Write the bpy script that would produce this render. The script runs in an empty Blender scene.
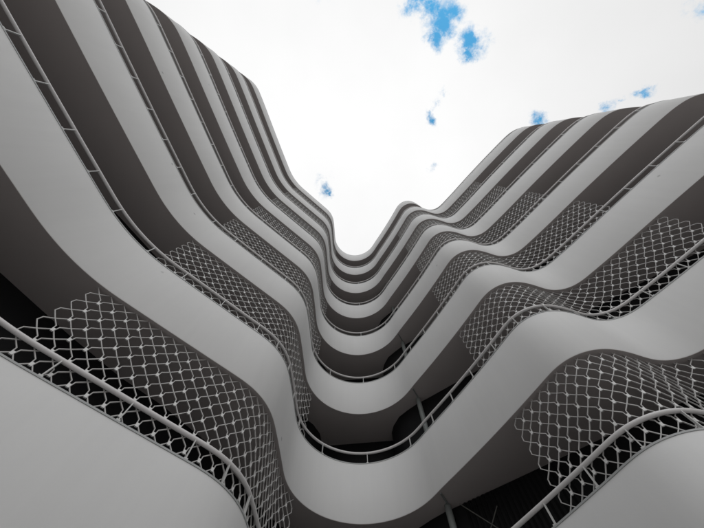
import bpy, bmesh, math, random
from mathutils import Vector

random.seed(4)
scene = bpy.context.scene
col = scene.collection

# ------------------------------------------------------------------ camera
EYE = 1.5                                  # camera height above the paving
cd = bpy.data.cameras.new('camera')
cd.sensor_width = 36.0
cd.lens = 310.4 / 704 * 36.0
cd.clip_start, cd.clip_end = 0.05, 3000
cam = bpy.data.objects.new('camera', cd)
col.objects.link(cam)
cam.location = (0, 0, EYE)
cam.rotation_euler = (math.radians(180 - 18.63), 0, 0)
scene.camera = cam
VP = math.radians(18.63)


def view_dir(px, py):
    """world direction of a pixel of the 704x528 photograph (used for the gaps in the clouds)"""
    x, y, z = px - 352, py - 264, 310.4
    s, c = math.sin(VP), math.cos(VP)
    return Vector((x, y * c + z * s, -y * s + z * c)).normalized()


# ------------------------------------------------------------------ sky, sun, exposure
SUN_EL, SUN_AZ = math.radians(42), math.radians(174)      # azimuth clockwise from +Y
world = bpy.data.worlds.new('World')
scene.world = world
world.use_nodes = True
wt = world.node_tree
wt.nodes.clear()


def nd(tree, kind, **kw):
    n = tree.nodes.new(kind)
    for k, v in kw.items():
        setattr(n, k, v)
    return n


def math_node(tree, op, a, b=None, c=None, clamp=False):
    n = nd(tree, 'ShaderNodeMath', operation=op, use_clamp=clamp)
    for i, v in enumerate((a, b, c)):
        if v is None:
            continue
        if isinstance(v, (int, float)):
            n.inputs[i].default_value = v
        else:
            tree.links.new(v, n.inputs[i])
    return n.outputs[0]


sky = nd(wt, 'ShaderNodeTexSky', sky_type='NISHITA')
sky.sun_disc = False
sky.sun_elevation, sky.sun_rotation = SUN_EL, SUN_AZ
sky.altitude, sky.air_density, sky.dust_density, sky.ozone_density = 200, 1.6, 0.2, 1.0
tc = nd(wt, 'ShaderNodeTexCoord')
nz = nd(wt, 'ShaderNodeTexNoise')
nz.inputs['Scale'].default_value = 9.0
nz.inputs['Detail'].default_value = 8.0
nz.inputs['Roughness'].default_value = 0.68
wt.links.new(tc.outputs['Generated'], nz.inputs['Vector'])
sub = nd(wt, 'ShaderNodeVectorMath', operation='SUBTRACT')
wt.links.new(nz.outputs['Color'], sub.inputs[0])
sub.inputs[1].default_value = (0.5, 0.5, 0.5)
mad = nd(wt, 'ShaderNodeVectorMath', operation='MULTIPLY_ADD')
wt.links.new(sub.outputs[0], mad.inputs[0])
mad.inputs[1].default_value = (0.11, 0.11, 0.11)
wt.links.new(tc.outputs['Generated'], mad.inputs[2])
warped = mad.outputs[0]
# gaps in the cloud: (photo px, py, radius px, openness)
GAPS = [(443, 20, 17, 1.0), (436, 36, 10, .95), (430, 8, 12, .9), (415, 1, 13, .9), (473, 40, 13, .95), (470, 52, 8, .8),
        (430, 116, 5, .65), (434, 109, 4, .5), (438, 102, 4.5, .55), (446, 93, 4.5, .5), (536, 120, 7.5, .85), (643, 93, 8.5, .8), (612, 107, 7, .6), (619, 104, 4, .6),
        (324, 186, 7.5, .62), (328, 191, 4.5, .7), (435, 167, 4, .4), (702, 3, 12, .45),
        (300, -90, 45, .9), (520, -140, 60, .9), (180, -160, 60, .9)]
acc = None
for px, py, r, o in GAPS:
    d = view_dir(px, py)
    n = nd(wt, 'ShaderNodeVectorMath', operation='DISTANCE')
    wt.links.new(warped, n.inputs[0])
    n.inputs[1].default_value = d
    rr = (view_dir(px + r * 1.3, py) - d).length
    v = math_node(wt, 'MULTIPLY_ADD', n.outputs['Value'], -1.0 / rr, 1.25)
    v = math_node(wt, 'MULTIPLY', v, o)
    acc = v if acc is None else math_node(wt, 'MAXIMUM', acc, v)
fine = nd(wt, 'ShaderNodeTexNoise')
fine.inputs['Scale'].default_value = 26.0
fine.inputs['Detail'].default_value = 7.0
fine.inputs['Roughness'].default_value = 0.7
wt.links.new(tc.outputs['Generated'], fine.inputs['Vector'])
wisp = math_node(wt, 'MULTIPLY_ADD', fine.outputs['Fac'], 2.2, -1.08)
gap = math_node(wt, 'ADD', acc, wisp)
mr = nd(wt, 'ShaderNodeMapRange', interpolation_type='SMOOTHSTEP')
mr.inputs['From Min'].default_value, mr.inputs['From Max'].default_value = 0.05, 0.95
wt.links.new(gap, mr.inputs['Value'])
gapf = math_node(wt, 'MULTIPLY', mr.outputs[0], math_node(wt, 'MULTIPLY_ADD', acc, 0.9, 0.35, clamp=True), clamp=True)
# bright cloud, a little greyer away from the zenith
cl = nd(wt, 'ShaderNodeTexNoise')
cl.inputs['Scale'].default_value = 2.2
cl.inputs['Detail'].default_value = 5.0
wt.links.new(tc.outputs['Generated'], cl.inputs['Vector'])
ramp = nd(wt, 'ShaderNodeMapRange')
ramp.inputs['From Min'].default_value, ramp.inputs['From Max'].default_value = 0.3, 0.7
ramp.inputs['To Min'].default_value, ramp.inputs['To Max'].default_value = 6.35, 6.95
wt.links.new(cl.outputs['Fac'], ramp.inputs['Value'])
sep = nd(wt, 'ShaderNodeSeparateXYZ')
wt.links.new(tc.outputs['Generated'], sep.inputs[0])
up = math_node(wt, 'MAXIMUM', sep.outputs[2], 0.0)
overcast = math_node(wt, 'MULTIPLY_ADD', up, 0.62, 0.38)      # an overcast sky is brightest overhead
bright = math_node(wt, 'MULTIPLY', ramp.outputs[0], overcast)
comb = nd(wt, 'ShaderNodeCombineColor')
for i in range(3):
    wt.links.new(bright, comb.inputs[i])
mixc = nd(wt, 'ShaderNodeMix', data_type='RGBA')
wt.links.new(gapf, mixc.inputs[0])
wt.links.new(comb.outputs[0], mixc.inputs[6])
tint = nd(wt, 'ShaderNodeVectorMath', operation='MULTIPLY')
wt.links.new(sky.outputs[0], tint.inputs[0])
tint.inputs[1].default_value = (0.36, 1.0, 1.12)
wt.links.new(tint.outputs[0], mixc.inputs[7])
bg = nd(wt, 'ShaderNodeBackground')
bg.inputs['Strength'].default_value = 0.15
wt.links.new(mixc.outputs[2], bg.inputs['Color'])
wo = nd(wt, 'ShaderNodeOutputWorld')
wt.links.new(bg.outputs[0], wo.inputs['Surface'])

sd = bpy.data.lights.new('sun', 'SUN')
sd.energy, sd.angle, sd.color = 0.5, math.radians(60), (1.0, 0.975, 0.95)
so = bpy.data.objects.new('sun', sd)
col.objects.link(so)
sun_from = Vector((math.sin(SUN_AZ) * math.cos(SUN_EL), math.cos(SUN_AZ) * math.cos(SUN_EL), math.sin(SUN_EL)))
so.rotation_euler = sun_from.to_track_quat('Z', 'Y').to_euler()
so.location = sun_from * 60
scene.view_settings.view_transform = 'Standard'
scene.view_settings.look = 'None'
scene.view_settings.exposure = 0.0
scene.view_settings.gamma = 1.0
scene.view_settings.use_curve_mapping = False


# ------------------------------------------------------------------ materials
def material(name, base, rough=0.5, metal=0.0, vary=0.06, scale=1.3, bump=0.0, bscale=60.0, spec=0.4, streak=0.0, specks=False):
    m = bpy.data.materials.new(name)
    m.use_nodes = True
    t = m.node_tree
    b = t.nodes['Principled BSDF']
    b.inputs['Roughness'].default_value = rough
    b.inputs['Metallic'].default_value = metal
    b.inputs['Specular IOR Level'].default_value = spec
    g = nd(t, 'ShaderNodeNewGeometry')
    n = nd(t, 'ShaderNodeTexNoise')
    n.inputs['Scale'].default_value = scale
    n.inputs['Detail'].default_value = 6.0
    t.links.new(g.outputs['Position'], n.inputs['Vector'])
    k = math_node(t, 'MULTIPLY_ADD', n.outputs['Fac'], 2 * vary, 1 - vary)
    if streak:
        mp = nd(t, 'ShaderNodeVectorMath', operation='MULTIPLY')
        t.links.new(g.outputs['Position'], mp.inputs[0])
        mp.inputs[1].default_value = (7.0, 7.0, 0.35)
        n2 = nd(t, 'ShaderNodeTexNoise')
        n2.inputs['Scale'].default_value = 1.0
        n2.inputs['Detail'].default_value = 4.0
        t.links.new(mp.outputs[0], n2.inputs['Vector'])
        k = math_node(t, 'MULTIPLY', k, math_node(t, 'MULTIPLY_ADD', n2.outputs['Fac'], 2 * streak, 1 - streak))
    if specks:                              # a few small dirt marks on the render
        vo = nd(t, 'ShaderNodeTexVoronoi')
        vo.inputs['Scale'].default_value = 0.9
        t.links.new(g.outputs['Position'], vo.inputs['Vector'])
        spot = nd(t, 'ShaderNodeMapRange', interpolation_type='SMOOTHSTEP')
        spot.inputs['From Min'].default_value, spot.inputs['From Max'].default_value = 0.018, 0.05
        spot.inputs['To Min'].default_value, spot.inputs['To Max'].default_value = 0.68, 1.0
        t.links.new(vo.outputs['Distance'], spot.inputs['Value'])
        k = math_node(t, 'MULTIPLY', k, spot.outputs[0])
    mx = nd(t, 'ShaderNodeVectorMath', operation='SCALE')
    mx.inputs[0].default_value = base
    t.links.new(k, mx.inputs['Scale'])
    t.links.new(mx.outputs[0], b.inputs['Base Color'])
    if bump:
        nb = nd(t, 'ShaderNodeTexNoise')
        nb.inputs['Scale'].default_value = bscale
        nb.inputs['Detail'].default_value = 4.0
        t.links.new(g.outputs['Position'], nb.inputs['Vector'])
        bp = nd(t, 'ShaderNodeBump')
        bp.inputs['Strength'].default_value = bump
        bp.inputs['Distance'].default_value = 0.01
        t.links.new(nb.outputs['Fac'], bp.inputs['Height'])
        t.links.new(bp.outputs[0], b.inputs['Normal'])
    return m


M_WHITE = material('white_render', (0.81, 0.81, 0.807), 0.75, vary=0.045, scale=0.7, bump=0.06, bscale=35, spec=0.3, streak=0.028, specks=True)
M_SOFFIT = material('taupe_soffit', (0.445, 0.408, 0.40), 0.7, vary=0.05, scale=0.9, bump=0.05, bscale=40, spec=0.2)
M_FLOOR = material('screed', (0.25, 0.245, 0.24), 0.8, vary=0.1, scale=3)
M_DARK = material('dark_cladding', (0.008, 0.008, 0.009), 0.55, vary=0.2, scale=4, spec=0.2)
M_COPING = material('coping_metal', (0.42, 0.43, 0.43), 0.45, 0.0, vary=0.05, scale=6)
M_RAIL = material('painted_rail', (0.72, 0.70, 0.695), 0.38, 0.0, vary=0.05, scale=5, spec=0.5)
M_POST = material('steel_post', (0.58, 0.58, 0.57), 0.4, 0.0, vary=0.06, scale=8, spec=0.5)
M_MESH = material('galvanised_mesh', (0.52, 0.51, 0.50), 0.5, 0.0, vary=0.08, scale=7, spec=0.5)
M_ROD = material('dull_rod', (0.07, 0.07, 0.062), 0.6, vary=0.1, scale=5)
M_RIB = material('dark_ribs', (0.008, 0.008, 0.0085), 0.7, vary=0.1, scale=5, spec=0.1)
M_CLAMP = material('bright_clamp', (0.78, 0.775, 0.765), 0.4, vary=0.05, scale=9)
M_COLUMN = material('grey_column_paint', (0.20, 0.215, 0.21), 0.5, vary=0.06, scale=3)
M_PAVE = material('paving', (0.38, 0.37, 0.36), 0.85, vary=0.12, scale=1.5, bump=0.2, bscale=30)

# ------------------------------------------------------------------ plan of the balcony edge (metres, s along the edge)
FLOOR = 3.3                                # storey height
Z0 = EYE + 1.49 * FLOOR                    # underside of the parapet of tier 0
PAR = 0.46 * FLOOR                         # parapet height
RAIL = 0.105 * FLOOR                       # handrail above the parapet
X0, Y0 = -7.135, -5.124
KS = [-7.0, -4.0, -0.67, 0.38, 1.82, 6.25, 8.09, 10.68, 11.9, 13.24, 14.35, 16.17, 17.88, 18.27, 21.62, 22.86, 23.54, 24.75,
      26.39, 30.75, 31.3, 32.3, 34.6, 36.5, 38.5]
KH = [-6, 4, 33.8, 69.8, 71.9, 70.6, 41.5, 41.1, 84.9, 87.7, 52.0, -10.0, -61.5, -57.0, -62.5, 8.7, 22.4, -48.2,
      -51.1, -47.5, -41, -6, 5, 24, 24]


def interp(x, xs, ys):
    if x <= xs[0]:
        return ys[0]
    for i in range(len(xs) - 1):
        if x <= xs[i + 1]:
            return ys[i] + (ys[i + 1] - ys[i]) * (x - xs[i]) / (xs[i + 1] - xs[i])
    return ys[-1]


DS = 0.02
S_LO, S_HI = -6.5, 38.0


def integrate(ks, kh, s_hi):
    N = int(round((s_hi - S_LO) / DS)) + 1
    raw = [interp(S_LO + i * DS, ks, kh) for i in range(N)]
    h = []
    for i in range(N):
        a, b = max(0, i - 12), min(N, i + 13)
        h.append(math.radians(sum(raw[a:b]) / (b - a)))
    x = y = 0.0
    pts = []
    for a in h:
        x += math.cos(a) * DS
        y += math.sin(a) * DS
        pts.append([x, y])
    i0 = int(round(-S_LO / DS))
    ox, oy = X0 - pts[i0][0], Y0 - pts[i0][1]
    return [(p[0] + ox, p[1] + oy, a) for p, a in zip(pts, h)]


EDGE = integrate(KS, KH, S_HI)
# the top tier leaves the common edge behind the bulge and turns back into the roof
KS6 = [s for s in KS if s < 22.5] + [22.75, 23.1, 24.2, 26.5]
KH6 = KH[:len([s for s in KS if s < 22.5])] + [0, 22, 44, 52]
EDGE_TOP = integrate(KS6, KH6, 27.5)


def at(s, inset=0.0, edge=EDGE):
    f = (s - S_LO) / DS
    i = max(0, min(len(edge) - 2, int(f)))
    t = f - i
    x = edge[i][0] * (1 - t) + edge[i + 1][0] * t
    y = edge[i][1] * (1 - t) + edge[i + 1][1] * t
    a = edge[i][2] * (1 - t) + edge[i + 1][2] * t
    return (x - math.sin(a) * inset, y + math.cos(a) * inset)     # inset: towards the building


# ------------------------------------------------------------------ mesh helpers
def make(name, verts, faces, mat, parent=None, smooth=40, origin=None):
    me = bpy.data.meshes.new(name)
    me.from_pydata(verts, [], faces)
    me.materials.append(mat)
    bm = bmesh.new()
    bm.from_mesh(me)
    bmesh.ops.recalc_face_normals(bm, faces=bm.faces)
    bm.to_mesh(me)
    bm.free()
    if smooth:
        me.polygons.foreach_set('use_smooth', [True] * len(me.polygons))
        me.set_sharp_from_angle(angle=math.radians(smooth))
    o = bpy.data.objects.new(name, me)
    col.objects.link(o)
    if parent:
        o.parent = parent
    return o


def sweep(s0, s1, prof, edge=EDGE, step=0.06):
    """closed profile [(inset, z)...] swept along the balcony edge"""
    n = max(2, int((s1 - s0) / step))
    V, Fc = [], []
    m = len(prof)
    for i in range(n + 1):
        s = s0 + (s1 - s0) * i / n
        for o, z in prof:
            x, y = at(s, o, edge)
            V.append((x, y, z))
    for i in range(n):
        for j in range(m):
            k = (j + 1) % m
            Fc.append((i * m + j, i * m + k, (i + 1) * m + k, (i + 1) * m + j))
    Fc.append(tuple(range(m)))
    Fc.append(tuple(n * m + j for j in reversed(range(m))))
    return V, Fc


def tube_pts(pts, r, V, Fc, n=8, flat=None):
    """a bar along pts: round with n sides, or a flat strip (width, depth)"""
    b = len(V)
    P = [Vector(p) for p in pts]
    for i, p in enumerate(P):
        t = (P[min(i + 1, len(P) - 1)] - P[max(i - 1, 0)]).normalized()
        up = Vector((0, 0, 1)) if abs(t.z) < 0.95 else Vector((1, 0, 0))
        a = t.cross(up).normalized()
        c = a.cross(t)
        for j in range(n):
            q = 2 * math.pi * (j + 0.5) / n
            V.append(tuple(p + a * (math.cos(q) * r) + c * (math.sin(q) * r)))
    for i in range(len(P) - 1):
        for j in range(n):
            k = (j + 1) % n
            Fc.append((b + i * n + j, b + i * n + k, b + (i + 1) * n + k, b + (i + 1) * n + j))
    Fc.append(tuple(b + j for j in reversed(range(n))))
    Fc.append(tuple(b + (len(P) - 1) * n + j for j in range(n)))


def strip(p0, p1, nrm, w, d, V, Fc):
    """straight flat bar from p0 to p1: w wide in the facade, d deep along nrm"""
    p0, p1 = Vector(p0), Vector(p1)
    t = (p1 - p0).normalized()
    e = t.cross(nrm).normalized() * (w / 2)
    k = nrm * (d / 2)
    b = len(V)
    for p in (p0 - t * (w * .3), p1 + t * (w * .3)):
        for sx, sy in ((-1, -1), (1, -1), (1, 1), (-1, 1)):
            V.append(tuple(p + e * sx + k * sy))
    for j in range(4):
        q = (j + 1) % 4
        Fc.append((b + j, b + q, b + 4 + q, b + 4 + j))
    Fc.append((b + 3, b + 2, b + 1, b))
    Fc.append((b + 4, b + 5, b + 6, b + 7))


def prism(poly, z0, z1):
    """plan polygon extruded between two heights (caps triangulated)"""
    from mathutils.geometry import tessellate_polygon
    n = len(poly)
    V = [(x, y, z0) for x, y in poly] + [(x, y, z1) for x, y in poly]
    tri = tessellate_polygon([[Vector((x, y, 0)) for x, y in poly]])
    Fc = [tuple(t) for t in tri] + [tuple(i + n for i in reversed(t)) for t in tri]
    for i in range(n):
        k = (i + 1) % n
        Fc.append((i, k, n + k, n + i))
    return V, Fc


# ------------------------------------------------------------------ ground
g = make('pavement', [(-800, -800, 0), (800, -800, 0), (800, 800, 0), (-800, 800, 0)], [(0, 1, 2, 3)], M_PAVE, smooth=0)
g['kind'] = 'structure'

# ------------------------------------------------------------------ building
bld = bpy.data.objects.new('apartment_building', None)
col.objects.link(bld)
bld['label'] = 'white building of stacked wavy balcony bands with railings and wire mesh screens'
bld['category'] = 'building'

BACK = [(30, 10), (22, 19), (-4, 22), (-20, 12)]
WALL = [(-13.5, -9.4), (-5.09, 3.06), (-4.4, 3.95), (-3.75, 4.6), (-3.05, 5.5), (-2.6, 6.35), (-2.2, 7.25), (-1.9, 7.8), (-1.58, 8.22),
        (-1.31, 8.5), (-1.1, 8.9), (-1.02, 9.46), (1.5, 9.2), (1.36, 8.85), (1.41, 8.55), (1.58, 8.17), (1.84, 7.9), (2.13, 7.64),
        (2.45, 7.42), (5.2, 5.42), (8.6, 3.1), (13.2, -.2), (17.5, -.3)]


def wall_mesh(z0, z1, t=0.12):
    # the wall line thickened towards the inside of the building
    V, Fc = [], []
    n = len(WALL)
    for i, (x, y) in enumerate(WALL):
        a, b = WALL[max(i - 1, 0)], WALL[min(i + 1, n - 1)]
        d = Vector((b[0] - a[0], b[1] - a[1])).normalized()
        ix, iy = x - d.y * t, y + d.x * t
        V += [(x, y, z0), (x, y, z1), (ix, iy, z1), (ix, iy, z0)]
    for i in range(n - 1):
        for j in range(4):
            k = (j + 1) % 4
            Fc.append((i * 4 + j, i * 4 + k, i * 4 + 4 + k, i * 4 + 4 + j))
    Fc += [(0, 1, 2, 3), (n * 4 - 1, n * 4 - 2, n * 4 - 3, n * 4 - 4)]
    return V, Fc


TIERS = range(-1, 7)
parapet_parts, rail_parts = {}, {}
for k in TIERS:
    zb = Z0 + k * FLOOR
    zt = zb + PAR
    top = k == 6
    edge = EDGE_TOP if top else EDGE
    hi = 27.0 if top else 37.8
    # parapet band
    prof = [(0.006, zb + .006), (0.0, zb + .014), (0.0, zt - .022), (0.15, zt - .022), (0.15, zb + .006)]
    V, Fc = sweep(-6.4, hi, prof, edge)
    par = make('parapet', V, Fc, M_WHITE, bld)
    V, Fc = sweep(-6.4, hi, [(-0.010, zt - .020), (-0.010, zt + .004), (0.165, zt + .004), (0.165, zt - .020)], edge)
    make('coping', V, Fc, M_COPING, par)
    # floor slab; its underside is the soffit of the balcony below
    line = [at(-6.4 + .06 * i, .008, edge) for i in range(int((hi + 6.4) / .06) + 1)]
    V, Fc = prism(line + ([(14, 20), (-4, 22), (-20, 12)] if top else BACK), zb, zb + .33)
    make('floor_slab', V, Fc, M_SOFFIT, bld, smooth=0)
    # recessed wall of the storey above this slab
    if not top:
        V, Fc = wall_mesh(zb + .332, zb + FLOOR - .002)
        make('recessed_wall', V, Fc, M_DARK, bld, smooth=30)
        # handrail
        V, Fc = [], []
        n = int((hi + 6.3) / .06)
        tube_pts([(*at(-6.3 + (hi + 6.2) * i / n, .045), zt + RAIL) for i in range(n + 1)], .035, V, Fc, 12)
        rail_parts[k] = make('railing', V, Fc, M_RAIL, bld, smooth=60)
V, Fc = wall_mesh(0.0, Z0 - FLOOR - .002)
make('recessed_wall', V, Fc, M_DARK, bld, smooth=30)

# railing posts: the hundred that show largest are parts of their railing, the rest one piece
POSTS = [-4.66, -3.56, -2.46, -1.36, -0.26, 0.64, 1.49, 2.34, 3.14, 3.98, 4.84, 5.67, 6.52, 7.54, 8.42, 9.46, 10.47, 11.12, 11.84, 12.74, 13.64, 14.74,
         16.07, 17.41, 18.4, 19.24, 20.09, 20.99, 21.84, 22.64, 23.44, 24.24, 25.14, 26.04, 26.94, 27.84, 28.74, 29.64, 30.54, 31.44, 32.34, 33.44, 34.54, 35.6, 36.8]
allp = []
for k in range(-1, 6):
    for s in POSTS:
        x, y = at(s, .03)
        z = Z0 + k * FLOOR + PAR
        r = Vector((x, y, z - EYE))
        yc = r.y * math.cos(VP) - r.z * math.sin(VP)
        zc = r.y * math.sin(VP) + r.z * math.cos(VP)
        inside = zc > .1 and abs(r.x / zc) < 1.14 and abs(yc / zc) < .86
        allp.append(((0 if inside else 1000) + r.length, k, s, x, y, z))
allp.sort()


def post_geo(x, y, z, s, V, Fc):
    a = at(s + .05)
    b = at(s - .05)
    t = Vector((a[0] - b[0], a[1] - b[1], 0)).normalized()
    nn = Vector((-t.y, t.x, 0))
    strip((x, y, z + .012), (x, y, z + RAIL - .030), nn, .016, .036, V, Fc)
    strip((x, y, z + .004), (x, y, z + .010), nn, .055, .075, V, Fc)


for rank, (d, k, s, x, y, z) in enumerate(allp[:100]):
    V, Fc = [], []
    post_geo(x, y, z, s, V, Fc)
    make('post', V, Fc, M_POST, rail_parts[k], smooth=0)
V, Fc = [], []
for d, k, s, x, y, z in allp[100:]:
    post_geo(x, y, z, s, V, Fc)
o = make('post', V, Fc, M_POST, bld, smooth=0)
o['kind'] = 'stuff'

# ------------------------------------------------------------------ wire mesh screens between parapet and soffit
CW, CH = 0.245, 0.0832 * FLOOR             # spacing of the knots


def screen(k, s0, s1, phase):
    zt = Z0 + k * FLOOR + PAR + .012        # on the coping
    zs = Z0 + (k + 1) * FLOOR - .002        # under the slab
    V, Fc = [], []
    ncol = int(round((s1 - s0) / CW))
    wd, dp, ins = .0125, .017, .085
    NF = []

    def P(s, z):
        return (*at(s, ins), z)

    def seg(a, b):
        (sa, za), (sb, zb_) = a, b
        if max(za, zb_) < zt or min(za, zb_) > zs:
            return
        def cut(a, b, lim):
            t = (lim - a[1]) / (b[1] - a[1])
            return (a[0] + (b[0] - a[0]) * t, lim)
        if za > zb_:
            a, b = b, a
        if a[1] < zt:
            a = cut(a, b, zt)
        if b[1] > zs:
            b = cut(a, b, zs)
        if b[1] - a[1] < .004:
            return
        sm = (a[0] + b[0]) / 2
        p, q = at(sm + .03), at(sm - .03)
        t = Vector((p[0] - q[0], p[1] - q[1], 0)).normalized()
        strip(P(*a), P(*b), Vector((-t.y, t.x, 0)), wd, dp, V, Fc)

    for i in range(-1, ncol + 1):           # the outermost column on each side is only the inner strand of its knots
        sc = s0 + (i + .5) * CW
        for j in range(-1, 9):
            zk = Z0 + (k + 1) * FLOOR - (j + phase) * CH
            e = .016
            for sg in ((1,) if i < 0 else (-1,) if i == ncol else (-1, 1)):
                # up from the knot: upright first, then leaning out to the crossing, half way to the next knot
                pts = [(sc + sg * e, zk), (sc + sg * (e + .010), zk + .30 * CH), (sc + sg * CW / 2, zk + .60 * CH)]
                for a, b in zip(pts, pts[1:]):
                    seg(a, b)
                # down from the knot: leaning straight to the crossing below
                seg((sc + sg * CW / 2, zk - .40 * CH), (sc + sg * e, zk))
            # the clamp plate
            if zt < zk < zs and 0 <= i < ncol:
                p, q = at(sc + .03), at(sc - .03)
                t = Vector((p[0] - q[0], p[1] - q[1], 0)).normalized()
                NF.append(len(Fc))
                strip(P(sc, zk - .012), P(sc, zk + .020), Vector((-t.y, t.x, 0)), .040, .022, V, Fc)
    o = make('mesh_screen', V, Fc, M_MESH, bld, smooth=0)
    o.data.materials.append(M_CLAMP)
    for f in NF:
        for i in range(f, f + 6):
            o.data.polygons[i].material_index = 1
    return o


for k in range(-1, 6):
    screen(k, 7.85, 7.85 + 25 * CW, 0.0)
    if k < 5:
        screen(k, 20.44, 20.44 + 27 * CW, .71)

# ------------------------------------------------------------------ steel columns and a rod bracing at the bay
for k in range(-1, 6):
    zb = Z0 + k * FLOOR
    V, Fc = [], []
    tube_pts([(2.16, 7.43, zb + .332), (2.16, 7.43, zb + FLOOR - .002)], .075, V, Fc, 24)
    c = make('column', V, Fc, M_COLUMN, bld, smooth=60)
    if k > 1:
        continue
    V, Fc = [], []
    strip((1.97, 7.02, zb + FLOOR - .018), (2.24, 7.50, zb + FLOOR - .018), Vector((0, 0, 1)), .035, .03, V, Fc)
    make('head_plate', V, Fc, M_COLUMN, c, smooth=0)
# ribbed cladding of the recessed wall on the lowest open storey, and two thin tie rods crossing in front of it
zb = Z0 - FLOOR
rw = [o for o in bld.children if o.name.startswith('recessed_wall')][0]
V, Fc = [], []
a, b = Vector((2.55, 7.35, 0)), Vector((8.5, 3.17, 0))
dv = (b - a).normalized()
nn = Vector((dv.y, -dv.x, 0))
for i in range(int((b - a).length / .11)):
    p = a + dv * (i * .11) + nn * .022
    strip((p.x, p.y, zb + .36), (p.x, p.y, zb + FLOOR - .03), nn, .05, .035, V, Fc)
make('ribbed_cladding', V, Fc, M_RIB, rw, smooth=0)
for p, q in (((2.30, 6.97, 6.14), (3.1, 6.37, 4.99)), ((2.89, 6.54, 5.82), (2.42, 6.89, 5.2))):
    V, Fc = [], []
    p, q = Vector(p), Vector(q)
    tube_pts([p, p.lerp(q, 1.6)], .011, V, Fc, 8)
    make('tie_rod', V, Fc, M_ROD, bld, smooth=60)
print('verts', sum(len(o.data.vertices) for o in bpy.data.objects if o.type == 'MESH'))
